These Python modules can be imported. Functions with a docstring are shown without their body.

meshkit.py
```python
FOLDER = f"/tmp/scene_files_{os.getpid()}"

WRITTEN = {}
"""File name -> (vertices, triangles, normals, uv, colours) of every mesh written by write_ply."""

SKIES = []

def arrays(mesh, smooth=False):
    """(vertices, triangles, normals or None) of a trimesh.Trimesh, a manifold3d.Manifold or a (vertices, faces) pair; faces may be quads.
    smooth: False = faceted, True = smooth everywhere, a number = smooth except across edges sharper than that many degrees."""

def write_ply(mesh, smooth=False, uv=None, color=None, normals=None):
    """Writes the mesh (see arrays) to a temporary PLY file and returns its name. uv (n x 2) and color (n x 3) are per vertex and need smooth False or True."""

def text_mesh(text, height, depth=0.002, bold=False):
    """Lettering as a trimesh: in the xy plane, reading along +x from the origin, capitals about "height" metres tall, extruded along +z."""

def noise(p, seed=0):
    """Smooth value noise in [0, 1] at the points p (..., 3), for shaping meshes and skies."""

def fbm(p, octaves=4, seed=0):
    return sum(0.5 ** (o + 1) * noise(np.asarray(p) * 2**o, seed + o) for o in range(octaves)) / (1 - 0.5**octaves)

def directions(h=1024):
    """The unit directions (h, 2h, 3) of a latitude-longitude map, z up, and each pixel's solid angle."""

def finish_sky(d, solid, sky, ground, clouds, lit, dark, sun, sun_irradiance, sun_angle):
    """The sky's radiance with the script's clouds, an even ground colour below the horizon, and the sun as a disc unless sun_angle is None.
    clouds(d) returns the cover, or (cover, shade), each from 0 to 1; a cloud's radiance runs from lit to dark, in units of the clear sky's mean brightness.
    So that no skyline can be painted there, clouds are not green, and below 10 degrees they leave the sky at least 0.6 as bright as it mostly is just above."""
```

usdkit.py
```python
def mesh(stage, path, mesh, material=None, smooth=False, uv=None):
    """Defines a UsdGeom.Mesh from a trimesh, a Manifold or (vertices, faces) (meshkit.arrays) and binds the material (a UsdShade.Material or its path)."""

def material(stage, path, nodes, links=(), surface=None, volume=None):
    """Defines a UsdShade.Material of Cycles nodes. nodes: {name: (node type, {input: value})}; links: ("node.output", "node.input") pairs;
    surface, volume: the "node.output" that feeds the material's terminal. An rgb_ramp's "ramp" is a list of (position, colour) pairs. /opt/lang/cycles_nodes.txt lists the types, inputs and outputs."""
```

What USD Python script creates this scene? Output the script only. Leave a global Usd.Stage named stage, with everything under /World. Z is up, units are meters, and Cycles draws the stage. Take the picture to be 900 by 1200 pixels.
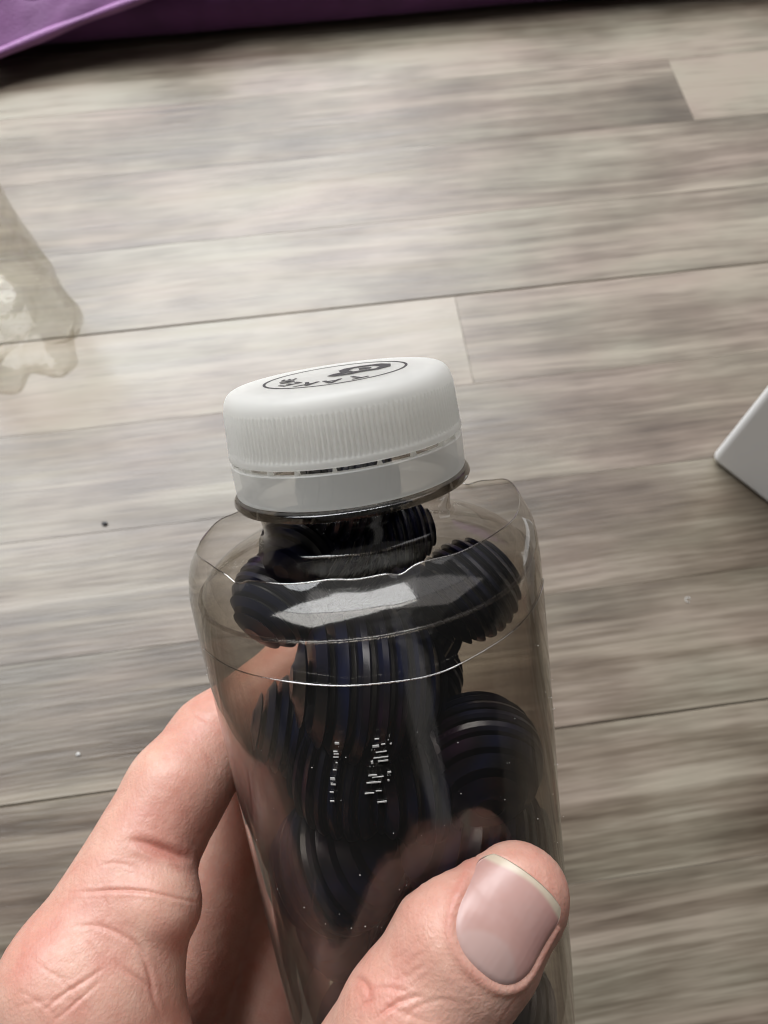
import math, random
import numpy as np, trimesh, manifold3d, usdkit, meshkit
from shapely.geometry import Point, Polygon
from pxr import Usd, UsdGeom, UsdLux, UsdShade, Gf, Sdf, Vt

rng = np.random.default_rng(7)
stage = Usd.Stage.CreateInMemory()
UsdGeom.SetStageUpAxis(stage, "Z")
UsdGeom.SetStageMetersPerUnit(stage, 1.0)
stage.DefinePrim("/World", "Xform")
T = Sdf.ValueTypeNames

# ------------------------------------------------------------------ camera, light, exposure
PITCH, CAM_H, FPX = math.radians(65), 0.36, 902.0
CX = np.array([1.0, 0, 0])
CU = np.array([0, math.sin(PITCH), math.cos(PITCH)])
CF = np.array([0, math.cos(PITCH), -math.sin(PITCH)])
CO = np.array([0, 0, CAM_H])

cam = UsdGeom.Camera.Define(stage, "/World/camera")
M = np.eye(4)
M[0, :3], M[1, :3], M[2, :3], M[3, :3] = CX, CU, -CF, CO
cam.AddTransformOp().Set(Gf.Matrix4d(*M.ravel()))
cam.CreateHorizontalApertureAttr(36.0)
cam.CreateVerticalApertureAttr(48.0)
cam.CreateFocalLengthAttr(36.0 * FPX / 900)
cam.CreateFStopAttr(42.0)
cam.CreateFocusDistanceAttr(0.128)
cam.CreateClippingRangeAttr(Gf.Vec2f(0.01, 50))
cam.CreateExposureAttr(0.10)


def rect_light(name, loc, target, w, h, intensity, color):
    l = UsdLux.RectLight.Define(stage, "/World/" + name)
    loc, target = np.array(loc, float), np.array(target, float)
    z = loc - target
    z /= np.linalg.norm(z)
    x = np.cross([0, 0, 1.0], z)
    if np.linalg.norm(x) < 1e-6:
        x = np.array([1.0, 0, 0])
    x /= np.linalg.norm(x)
    y = np.cross(z, x)
    m = np.eye(4)
    m[0, :3], m[1, :3], m[2, :3], m[3, :3] = x, y, z, loc
    l.AddTransformOp().Set(Gf.Matrix4d(*m.ravel()))
    l.CreateWidthAttr(w)
    l.CreateHeightAttr(h)
    l.CreateIntensityAttr(intensity)
    l.CreateColorAttr(Gf.Vec3f(*color))
    return l


rect_light("window_light", (-0.70, 1.35, 1.75), (0, 0.25, 0), 2.4, 1.4, 9.0, (0.96, 0.98, 1.0))
rect_light("side_window_light", (0.80, -1.5, 1.0), (0, 0.1, 0.2), 0.36, 1.7, 0.35, (1.0, 0.98, 0.95))
rect_light("bright_wall_light", (0.35, 2.55, 2.5), (0, 0.2, 0), 5.0, 2.4, 1.5, (1.0, 0.97, 0.98))
rect_light("ceiling_light", (0.3, -0.2, 2.4), (0.3, -0.2, 0), 3.6, 3.6, 0.13, (1.0, 0.95, 0.88))


# ------------------------------------------------------------------ helpers
def c2w(p):
    """camera-frame millimetres (x right, y down, z forward) to world metres"""
    p = np.asarray(p, float) / 1000
    return CO + p[..., :1] * CX - p[..., 1:2] * CU + p[..., 2:3] * CF


def cdir(d):
    d = np.asarray(d, float)
    return d[0] * CX - d[1] * CU + d[2] * CF


def px(x, y, z):
    """camera-frame mm of the photograph's pixel at depth z mm"""
    return np.array([(x - 450) * z / FPX, (y - 600) * z / FPX, z])


def ground(x, y, h=0.0):
    d = CF + (x - 450) / FPX * CX - (y - 600) / FPX * CU
    return CO + d * ((h - CAM_H) / d[2])


used = {}


def numbered(path):
    n = used.get(path, 0)
    used[path] = n + 1
    return path if n == 0 else f"{path}_{n:03d}"


def keys(prim, label=None, cat=None, group=None, kind=None):
    for k, v in (("label", label), ("category", cat), ("group", group), ("kind", kind)):
        if v:
            prim.SetCustomDataByKey(k, v)


def thing(name, label, cat, loc=(0, 0, 0), group=None, kind=None):
    x = UsdGeom.Xform.Define(stage, numbered("/World/" + name))
    x.AddTranslateOp().Set(Gf.Vec3d(*map(float, loc)))
    keys(x.GetPrim(), label, cat, group, kind)
    return x.GetPrim()


def world_of(prim):
    return np.array(UsdGeom.XformCache().GetLocalToWorldTransform(prim)) if prim else np.eye(4)


def obj(name, mesh, mat, parent=None, smooth=False, local=False, label=None, primvars=None):
    """one Mesh prim; world-space vertices unless local"""
    path = numbered((str(parent.GetPath()) if parent else "/World") + "/" + name)
    v, f, n = meshkit.arrays(mesh, smooth)
    if parent and not local:
        inv = np.linalg.inv(world_of(parent))
        v = v @ inv[:3, :3] + inv[3, :3]
        if n is not None:
            n = n @ inv[:3, :3]
    m = UsdGeom.Mesh.Define(stage, path)
    m.CreatePointsAttr(Vt.Vec3fArray.FromNumpy(v.astype(np.float32)))
    m.CreateFaceVertexCountsAttr(Vt.IntArray.FromNumpy(np.full(len(f), 3, np.int32)))
    m.CreateFaceVertexIndicesAttr(Vt.IntArray.FromNumpy(f.astype(np.int32).ravel()))
    m.CreateSubdivisionSchemeAttr("none")
    if n is not None:
        m.CreateNormalsAttr(Vt.Vec3fArray.FromNumpy(n.astype(np.float32)))
        m.SetNormalsInterpolation("vertex")
    for k, a in (primvars or {}).items():
        UsdGeom.PrimvarsAPI(m).CreatePrimvar(k, T.Color3fArray, "vertex").Set(Vt.Vec3fArray.FromNumpy(np.asarray(a, np.float32)))
    UsdShade.MaterialBindingAPI.Apply(m.GetPrim()).Bind(mat)
    if label:
        keys(m.GetPrim(), label)
    return m.GetPrim()


def mat(name, nodes, links, surface):
    return usdkit.material(stage, "/World/Looks/" + name, nodes, links, surface=surface)


def plain(name, color, rough=0.5, **kw):
    return mat(name, {"p": ("principled_bsdf", {"base_color": color, "roughness": rough, **kw})}, [], "p.BSDF")


def tube(pts, r, seg=8, closed=False, radii=None):
    """a round bar along points (n,3)"""
    pts = np.asarray(pts, float)
    n = len(pts)
    tan = np.roll(pts, -1, 0) - np.roll(pts, 1, 0) if closed else np.gradient(pts, axis=0)
    tan /= np.linalg.norm(tan, axis=1, keepdims=True) + 1e-12
    up = np.array([0.31, 0.2, 0.93])
    a = np.cross(tan, up)
    a /= np.linalg.norm(a, axis=1, keepdims=True)
    b = np.cross(tan, a)
    rr = np.full(n, r) if radii is None else np.asarray(radii)
    th = np.arange(seg) / seg * 2 * np.pi
    v = pts[:, None] + rr[:, None, None] * (np.cos(th)[None, :, None] * a[:, None] + np.sin(th)[None, :, None] * b[:, None])
    v = v.reshape(-1, 3)
    f = []
    for i in range(n if closed else n - 1):
        j = (i + 1) % n
        for k in range(seg):
            l = (k + 1) % seg
            f += [[i * seg + k, i * seg + l, j * seg + l], [i * seg + k, j * seg + l, j * seg + k]]
    if not closed:
        for base, s in ((0, -1), ((n - 1) * seg, 1)):
            for k in range(1, seg - 1):
                f.append([base, base + k, base + k + 1][::s])
    m = trimesh.Trimesh(v, np.array(f), process=False)
    return m


def grid_mesh(P, close_u=False):
    """P (rows, cols, 3) -> quads; close_u wraps the columns"""
    R, Cn = P.shape[:2]
    idx = np.arange(R * Cn).reshape(R, Cn)
    if close_u:
        nx = np.roll(idx, -1, 1)
        a, b, c, d = idx[:-1], nx[:-1], nx[1:], idx[1:]
    else:
        a, b, c, d = idx[:-1, :-1], idx[:-1, 1:], idx[1:, 1:], idx[1:, :-1]
    f = np.stack([a, b, c, d], -1).reshape(-1, 4)
    f = np.vstack([f[:, [0, 1, 2]], f[:, [0, 2, 3]]])
    return trimesh.Trimesh(P.reshape(-1, 3), f, process=False)


def catmull(pts, n):
    pts = np.asarray(pts, float)
    d = np.r_[0, np.cumsum(np.linalg.norm(np.diff(pts, axis=0), axis=1))]
    from scipy.interpolate import CubicSpline
    cs = CubicSpline(d, pts)
    return cs(np.linspace(0, d[-1], n))


# ------------------------------------------------------------------ materials
def wood_material(k, dark, mid, light, rough):
    """grey limed wood; grain runs along the plank's x; the mesh attribute shifts the figure from board to board"""
    n = {
        "tc": ("texture_coordinate", {}),
        "att": ("attribute", {"attribute": "tone"}),
        "sep": ("separate_color", {}),
        "off": ("vector_math", {"math_type": "scale", "scale": 7.0}),
        "add": ("vector_math", {"math_type": "add"}),
        "wob": ("noise_texture", {"scale": 9.0, "detail": 1.0}),
        "wobs": ("vector_math", {"math_type": "scale", "scale": 0.012}),
        "mw": ("mapping", {"scale": (0.55, 1.0, 1.0)}),
        "add2": ("vector_math", {"math_type": "add"}),
        "m1": ("mapping", {"scale": (2.2, 95.0, 5.0)}),
        "n1": ("noise_texture", {"scale": 1.0, "detail": 4.0, "roughness": 0.62, "distortion": 0.05}),
        "m2": ("mapping", {"scale": (28.0, 520.0, 9.0)}),
        "n2": ("noise_texture", {"scale": 1.0, "detail": 3.0, "roughness": 0.6}),
        "m3": ("mapping", {"scale": (11.0, 17.0, 5.0)}),
        "n3": ("noise_texture", {"scale": 1.0, "detail": 3.0, "roughness": 0.55}),
        "m5": ("mapping", {"scale": (4.0, 105.0, 3.0)}),
        "n5": ("noise_texture", {"scale": 1.0, "detail": 3.0, "roughness": 0.55, "distortion": 0.1}),
        "r5": ("rgb_ramp", {"ramp": [(0.0, (0, 0, 0)), (0.55, (0, 0, 0)), (0.68, (1, 1, 1)), (1, (1, 1, 1))]}),
        "m4": ("mapping", {"scale": (160.0, 25.0, 9.0)}),
        "n4": ("noise_texture", {"scale": 1.0, "detail": 1.0}),
        "mixa": ("mix_float", {"fac": 0.45}),
        "mixb": ("mix_float", {"fac": 0.42}),
        "tadd": ("math", {"math_type": "add"}),
        "tmul": ("math", {"math_type": "multiply_add", "value2": 0.20, "value3": -0.10}),
        "ramp": ("rgb_ramp", {"ramp": [(0.35, dark), (0.48, mid), (0.61, light)]}),
        "str": ("mix_color", {"blend_type": "mix", "b": tuple(min(1, c * 1.12) for c in light)}),
        "strf": ("math", {"math_type": "multiply", "value2": 0.6}),
        "hue": ("mix_color", {"blend_type": "multiply", "fac": 0.55}),
        "mh": ("mapping", {"scale": (11.0, 26.0, 5.0)}),
        "hn": ("noise_texture", {"scale": 1.0, "detail": 2.0}),
        "hr": ("rgb_ramp", {"ramp": [(0.32, (0.90, 1.0, 0.98)), (0.5, (1, 1, 1)), (0.68, (1.0, 0.89, 0.95))]}),
        "rr": ("map_range", {"from_min": 0.3, "from_max": 0.7, "to_min": rough - 0.08, "to_max": rough + 0.12}),
        "bump": ("bump", {"strength": 0.35, "distance": 0.0005}),
        "p": ("principled_bsdf", {"specular_ior_level": 0.5}),
    }
    l = [("att.color", "off.vector1"), ("tc.object", "add.vector1"), ("off.vector", "add.vector2"),
         ("add.vector", "mw.vector"), ("mw.vector", "wob.vector"), ("wob.color", "wobs.vector1"), ("add.vector", "add2.vector1"), ("wobs.vector", "add2.vector2"),
         ("add2.vector", "m1.vector"), ("m1.vector", "n1.vector"), ("add2.vector", "m2.vector"), ("m2.vector", "n2.vector"),
         ("add.vector", "m3.vector"), ("m3.vector", "n3.vector"), ("add.vector", "m4.vector"), ("m4.vector", "n4.vector"),
         ("add2.vector", "m5.vector"), ("m5.vector", "n5.vector"), ("n5.fac", "r5.fac"),
         ("n1.fac", "mixa.a"), ("n2.fac", "mixa.b"), ("mixa.result", "mixb.a"), ("n3.fac", "mixb.b"),
         ("att.color", "sep.color"), ("sep.r", "tmul.value1"), ("mixb.result", "tadd.value1"), ("tmul.value", "tadd.value2"), ("tadd.value", "ramp.fac"),
         ("r5.color", "strf.value1"), ("strf.value", "str.fac"), ("ramp.color", "str.a"),
         ("add.vector", "mh.vector"), ("mh.vector", "hn.vector"), ("hn.fac", "hr.fac"), ("str.result", "hue.a"), ("hr.color", "hue.b"),
         ("hue.result", "p.base_color"), ("n1.fac", "rr.value"), ("rr.result", "p.roughness"), ("n2.fac", "bump.height"), ("bump.normal", "p.normal")]
    return mat(k, n, l, "p.BSDF")


WOOD = wood_material("limed_wood", (0.064, 0.047, 0.033), (0.143, 0.115, 0.085), (0.262, 0.224, 0.174), 0.32)
UNDER = plain("joint_shadow", (0.10, 0.085, 0.07), 0.9)


def clear_plastic(name, face, edge, rough=0.05, f0=0.04, gain=0.95, bump=0.0, bscale=120.0, haze=0.0):
    """thin clear plastic: straight-through light tinted by the wall, more so where the wall is seen edge-on; Schlick reflection"""
    n = {"lw": ("layer_weight", {"blend": 0.5}),
         "e2": ("math", {"math_type": "power", "value2": 2.2}),
         "tint": ("mix_color", {"a": face, "b": edge}),
         "tr": ("transparent_bsdf", {}),
         "sk": ("math", {"math_type": "power", "value2": 5.0}),
         "sf": ("math", {"math_type": "multiply_add", "value2": gain, "value3": f0}),
         "gl": ("glossy_bsdf", {"color": (1, 1, 1), "roughness": rough, "distribution": "ggx"}),
         "mix": ("mix_closure", {})}
    l = [("lw.facing", "e2.value1"), ("e2.value", "tint.fac"), ("tint.result", "tr.color"), ("lw.facing", "sk.value1"), ("sk.value", "sf.value1"),
         ("sf.value", "mix.fac"), ("tr.BSDF", "mix.closure1"), ("gl.BSDF", "mix.closure2")]
    if bump:
        n |= {"tc": ("geometry", {}), "nz": ("noise_texture", {"scale": bscale, "detail": 2.0}), "bp": ("bump", {"strength": bump, "distance": 0.001})}
        l += [("tc.position", "nz.vector"), ("nz.fac", "bp.height"), ("bp.normal", "gl.normal")]
    out = "mix.closure"
    if haze:
        n |= {"df": ("diffuse_bsdf", {"color": (0.8, 0.78, 0.75)}), "hz": ("mix_closure", {"fac": haze})}
        l += [("mix.closure", "hz.closure1"), ("df.BSDF", "hz.closure2")]
        out = "hz.closure"
    return mat(name, n, l, out)


SLEEVE = clear_plastic("smoky_sleeve_plastic", (0.925, 0.905, 0.875), (0.46, 0.43, 0.38), 0.07, 0.035, 0.8, 0.08, 60, haze=0.02)
SLEEVE2 = clear_plastic("smoky_lower_plastic", (0.80, 0.772, 0.735), (0.40, 0.37, 0.32), 0.07, 0.035, 0.8, 0.08, 60, haze=0.02)
PET = clear_plastic("smoky_bottle_plastic", (0.925, 0.905, 0.88), (0.40, 0.375, 0.335), 0.10, 0.05, 0.9, 0.30, 80)
EDGE = clear_plastic("cut_plastic_edge", (0.85, 0.84, 0.82), (0.3, 0.29, 0.27), 0.12, 0.25, 0.7)
FLANGE = clear_plastic("thick_smoky_ring", (0.45, 0.42, 0.38), (0.10, 0.09, 0.08), 0.06, 0.06, 0.9)
BAGP = clear_plastic("clear_bottle_plastic", (0.96, 0.952, 0.93), (0.74, 0.72, 0.66), 0.03, 0.014, 0.7, 0.55, 150)


def milky(name, transp, color=(0.86, 0.87, 0.86), trl=0.35):
    n = {"p": ("principled_bsdf", {"base_color": color, "roughness": 0.32, "specular_ior_level": 0.5}),
         "t": ("translucent_bsdf", {"color": (0.95, 0.945, 0.92)}),
         "a": ("mix_closure", {"fac": trl}),
         "tr": ("transparent_bsdf", {"color": (0.97, 0.97, 0.96)}),
         "m": ("mix_closure", {"fac": transp})}
    return mat(name, n, [("p.BSDF", "a.closure1"), ("t.BSDF", "a.closure2"), ("a.closure", "m.closure1"), ("tr.BSDF", "m.closure2")], "m.closure")


CAPM = milky("milky_cap_plastic", 0.26, (0.96, 0.955, 0.93), 0.64)
BANDM = milky("milky_band_plastic", 0.50, (0.92, 0.92, 0.9), 0.45)
INK = plain("black_ink", (0.03, 0.03, 0.032), 0.5)
WHITEINK = plain("white_print", (0.6, 0.59, 0.57), 0.4)
BALL = mat("black_navy_plastic", {"g": ("geometry", {}), "nz": ("noise_texture", {"scale": 55.0, "detail": 1.0}),
            "r": ("rgb_ramp", {"ramp": [(0.36, (0.006, 0.006, 0.008)), (0.5, (0.007, 0.010, 0.036)), (0.6, (0.008, 0.007, 0.012)), (0.7, (0.022, 0.009, 0.024))]}),
            "p": ("principled_bsdf", {"roughness": 0.3})},
           [("g.position", "nz.vector"), ("nz.fac", "r.fac"), ("r.color", "p.base_color")], "p.BSDF")
CORE = plain("dark_grey_core", (0.06, 0.06, 0.062), 0.4)
WHITEBOX = mat("white_card", {"g": ("geometry", {}), "nz": ("noise_texture", {"scale": 300.0, "detail": 2.0}), "bp": ("bump", {"strength": 0.05, "distance": 0.0005}),
               "p": ("principled_bsdf", {"base_color": (0.86, 0.86, 0.85), "roughness": 0.42})}, [("g.position", "nz.vector"), ("nz.fac", "bp.height"), ("bp.normal", "p.normal")], "p.BSDF")


def fabric(name, c1, c2, rough=0.5):
    return mat(name, {"g": ("geometry", {}), "nz": ("noise_texture", {"scale": 40.0, "detail": 4.0}),
               "r": ("rgb_ramp", {"ramp": [(0.35, c1), (0.65, c2)]}), "w": ("noise_texture", {"scale": 900.0, "detail": 1.0}),
               "bp": ("bump", {"strength": 0.45, "distance": 0.0010}),
               "p": ("principled_bsdf", {"roughness": rough, "sheen_weight": 0.3, "sheen_tint": (0.9, 0.6, 0.95)})},
               [("g.position", "nz.vector"), ("nz.fac", "r.fac"), ("r.color", "p.base_color"), ("g.position", "w.vector"), ("w.fac", "bp.height"), ("bp.normal", "p.normal")], "p.BSDF")


PURPLE = fabric("purple_fabric", (0.10, 0.027, 0.115), (0.13, 0.034, 0.148), 0.8)
LILAC = fabric("purple_fabric_flap", (0.16, 0.062, 0.17), (0.21, 0.08, 0.22), 0.7)
SATIN = fabric("purple_satin_hem", (0.26, 0.11, 0.275), (0.33, 0.14, 0.345), 0.5)

# ------------------------------------------------------------------ floor of limed planks (setting)
ANG = math.radians(7.7)
FL = UsdGeom.Xform.Define(stage, "/World/floor")
FL.AddRotateZOp().Set(math.degrees(ANG))
FL = FL.GetPrim()
keys(FL, "grey limed wood laminate floor of narrow boards", "floor", kind="structure")
sub = trimesh.creation.box((2.4, 2.0, 0.01))
sub.apply_translation((0, 0.35, -0.0135))
obj("underlay", sub, UNDER, FL, local=True)
W = 0.0634
BASE = 0.0477 - 6 * W
frng = random.Random(31)
ends = {9: [-0.75, 0.083, 0.9], 12: [-0.9, 0.27]}
tones = {9: [0.5, 0.95, 0.5, 0.55], 12: [0.4, 0.4, 0.95], 6: [0.3] * 4, 7: [0.30] * 4, 5: [0.4] * 4}
for i in range(18):
    y0, y1 = BASE + i * W, BASE + (i + 1) * W
    real = (i - 6) % 4 == 0
    x, cuts = -0.95 - frng.random() * 0.9, []
    while x < 0.95:
        cuts.append(x)
        x += 0.85 + frng.random() * 0.5
    cuts.append(x)
    if i > 3:
        cuts = [-1.3 + 0.2 * frng.random(), -0.44 - 0.25 * frng.random(), 0.42 + 0.3 * frng.random(), 1.3]
    if i == 6:
        cuts = [-1.2, -0.5, 0.235, 1.2]
    if i in ends:
        cuts = [-1.1] + ends[i] + [1.1]
    for k in range(len(cuts) - 1):
        g0 = 0.00045 if real else 0.0001
        g1 = 0.00045 if (i - 5) % 4 == 0 else 0.0001
        ch = 0.0005 if real else 0.00012
        a, b, c, d = cuts[k] + 0.00006, cuts[k + 1] - 0.00006, y0 + g0 / 2, y1 - g1 / 2
        dz = (frng.random() - 0.5) * 0.00005
        top, bot = 0.0 + dz, -0.008
        ch1 = 0.0005 if (i - 5) % 4 == 0 else 0.00012
        V = [(a + .0001, c + ch, top), (b - .0001, c + ch, top), (b - .0001, d - ch1, top), (a + .0001, d - ch1, top),
             (a, c, top - ch * .8), (b, c, top - ch * .8), (b, d, top - ch1 * .8), (a, d, top - ch1 * .8), (a, c, bot), (b, c, bot), (b, d, bot), (a, d, bot)]
        Fq = [(0, 1, 2, 3), (4, 5, 1, 0), (5, 6, 2, 1), (6, 7, 3, 2), (7, 4, 0, 3), (8, 9, 5, 4), (9, 10, 6, 5), (10, 11, 7, 6), (11, 8, 4, 7)]
        tone = tones[i][min(k, 3)] if i in tones else 0.25 + 0.5 * frng.random()
        tv = np.tile([tone, frng.random(), frng.random()], (12, 1))
        obj("plank", (np.array(V), np.array(Fq)), WOOD, FL, local=True, primvars={"tone": tv})

# ------------------------------------------------------------------ bottle frame
BC = np.array([(421 - 450) * 138 / FPX, (618 - 600) * 138 / FPX, 138.0])
AX = np.array([0.138, 0.945, 0.296])
AX /= np.linalg.norm(AX)
FR = np.array([0, 0, -1.0])
FR = FR - AX * (FR @ AX)
FR /= np.linalg.norm(FR)          # towards the camera
RT = np.array([1.0, 0, 0])
RT = RT - AX * (RT @ AX)
RT = RT - FR * (RT @ FR)
RT /= np.linalg.norm(RT)          # to the right


def cyl(t, ang, r):
    """camera-frame mm of a point of the bottle: t mm below the sleeve's rim, ang degrees (0 front, 90 right, 180 back), r mm off the axis"""
    t, ang, r = np.broadcast_arrays(np.asarray(t, float), np.radians(np.asarray(ang, float)), np.asarray(r, float))
    return BC + t[..., None] * AX + r[..., None] * (np.cos(ang)[..., None] * FR + np.sin(ang)[..., None] * RT)


def lathe(profile, seg=128, dr=None, dt=None):
    """profile (n,2) of (t, r); dr, dt(ang, t) wobble"""
    pr = np.asarray(profile, float)
    ang = np.arange(seg) / seg * 360
    t = np.repeat(pr[:, :1], seg, 1)
    r = np.repeat(pr[:, 1:], seg, 1)
    a = np.repeat(ang[None], len(pr), 0)
    if dt is not None:
        t = t + dt(a, t)
    if dr is not None:
        r = r + dr(a, t)
    return grid_mesh(c2w(cyl(t, a, r)), True)


BOT = thing("bottle", "small smoky clear plastic bottle with milky white screw cap, held upright", "bottle", c2w(cyl(115.0, 0, 0)))


def smooth_profile(pts, n):
    return catmull(np.array(pts, float), n)


# inner bottle: neck with thread, shoulder, body
prof = np.vstack([[[-25.9, 14.5], [-25.9, 16.6], [-9, 16.9]], [[-6.2, 17.0]],
                  smooth_profile([(-6.0, 16.7), (-3, 16.7), (-1.4, 17.0), (-0.6, 18.2), (0.2, 20.2), (1.2, 22.6), (3.0, 26.0), (5.2, 28.5), (7.4, 29.7), (9.5, 30.1), (14, 30.2)], 40),
                  smooth_profile([(14.2, 30.2), (30, 30.2), (60, 30.0), (100, 29.6), (108, 29.0), (112, 27), (114, 23), (113, 14), (112, 1)], 40)])
body = lathe(prof, 160, dr=lambda a, t: np.where(t > 9, 0.12 * np.sin(np.radians(a * 5) + t * .09) + 0.08 * np.sin(np.radians(a * 11) - t * .2), 0.05 * np.sin(np.radians(a * 7))))
body_p = obj("bottle_body", body, PET, BOT, smooth=True)
th = np.linspace(0, 360 * 2.2, 160)
obj("screw_thread", tube(c2w(cyl(-24.5 + th / 360 * 3.2, th, 17.1)), 0.0007, 6), PET, body_p, smooth=True)
fl = np.array([(-9.4, 17.2), (-9.4, 20.2), (-9.1, 20.6), (-8.5, 20.75), (-8.0, 20.5), (-7.8, 19.8), (-7.7, 17.2)])
obj("neck_ring", lathe(fl, 128), FLANGE, BOT, smooth=40, label="thick smoky neck ring under the cap")

# outer sleeve: the cut-off wall of a wider bottle, curling in at a ragged cut rim
nz = lambda a, k, s: meshkit.noise(np.stack([np.cos(np.radians(a)) * k, np.sin(np.radians(a)) * k, np.full_like(a, s)], -1)) - 0.5


def rim_dt(a):
    d = 1.6 * nz(a, 2.2, 3.1) + 0.8 * nz(a, 6, 1.7)
    d += 1.6 * np.exp(-((a - 128) / 5.0) ** 2) - 1.4 * np.exp(-((a - 106) / 9.0) ** 2)
    d += 1.0 * np.exp(-((a - 318) / 4.0) ** 2) + 0.7 * np.exp(-((a - 12) / 3.0) ** 2)
    return d


def rim_dr(a):
    return 1.1 * nz(a, 2.5, 8.3) + 0.5 * nz(a, 7, 5.5) + 0.9 * np.exp(-((a - 100) / 14.0) ** 2) - 0.9 * np.exp(-((a - 128) / 6.0) ** 2)


fade = lambda t: np.clip((6.0 - t) / 8.0, 0, 1) ** 1.5
sl = np.vstack([smooth_profile([(-2.0, 28.4), (-0.5, 29.5), (1.5, 30.5), (4, 31.1), (7, 31.35), (10, 31.4)], 22), [[13.2, 31.4]]])
sl2 = np.array([[13.2, 31.4], [16, 31.4], [25, 31.3], [40, 31.2], [60, 31.1], [80, 31.0], [100, 30.8], [112, 30.5]])
sdr = lambda a, t: fade(t) * rim_dr(a) + np.where(t > 5, 0.10 * np.sin(np.radians(a * 4) + t * .07) + 0.05 * np.sin(np.radians(a * 13) + t * .1), 0)
edge_wave = lambda a: 0.9 * np.sin(np.radians(a * 3 + 60)) + 0.8 * nz(a, 3, 2.2)
sdt = lambda a, t: fade(t) * rim_dt(a) + np.exp(-((t - 13.2) / 1.5) ** 2) * edge_wave(a)
slv = obj("outer_sleeve", lathe(sl, 240, sdr, sdt), SLEEVE, BOT, smooth=True, label="outer smoky plastic sleeve with a ragged cut rim")
obj("lower_sleeve", lathe(sl2, 240, sdr, sdt), SLEEVE2, slv, smooth=True, label="darker lower part of the sleeve below the pale cut edge")
aa = np.arange(240) / 240 * 360
obj("cut_rim", tube(c2w(cyl(-2.0 + rim_dt(aa), aa, 28.4 + rim_dr(aa))), 0.00012, 6, True), EDGE, slv, smooth=True)
aa = np.linspace(-64, 78, 120)
obj("cut_edge", tube(c2w(cyl(13.2 + edge_wave(aa), aa, 31.52)), 0.00013, 6), EDGE, slv, smooth=True, label="thin pale cut edge across the front of the sleeve")
aa = np.arange(160) / 160 * 360
obj("moulded_bead", tube(c2w(cyl(7.2 + 0.15 * np.sin(np.radians(aa * 3)), aa, 29.9)), 0.00035, 6, True), PET, body_p, smooth=True)

# date code: two columns of small broken white marks reading along the bottle
crng = np.random.default_rng(5)
marks = []


def mark(t0, t1, a0, a1):
    sh_ = 0.55 * (t0 - 24)
    a0, a1, t0, t1 = a0 - sh_ + 0.6, a1 - sh_ + 0.2, 23.0 + (t0 - 24) * 0.86, 23.0 + (t0 - 24) * 0.86 + (t1 - t0) * 0.5
    t = np.array([[t0, t0], [t1, t1]])
    a = np.array([[a0, a1], [a0, a1]])
    o = c2w(cyl(t, a, 31.62)).reshape(-1, 3)
    i = c2w(cyl(t, a, 31.50)).reshape(-1, 3)
    marks.append(trimesh.Trimesh(np.vstack([o, i]), [[0, 2, 3], [0, 3, 1], [4, 7, 6], [4, 5, 7], [0, 1, 5], [0, 5, 4], [2, 6, 7], [2, 7, 3], [0, 4, 6], [0, 6, 2], [1, 3, 7], [1, 7, 5]], process=False))


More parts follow.
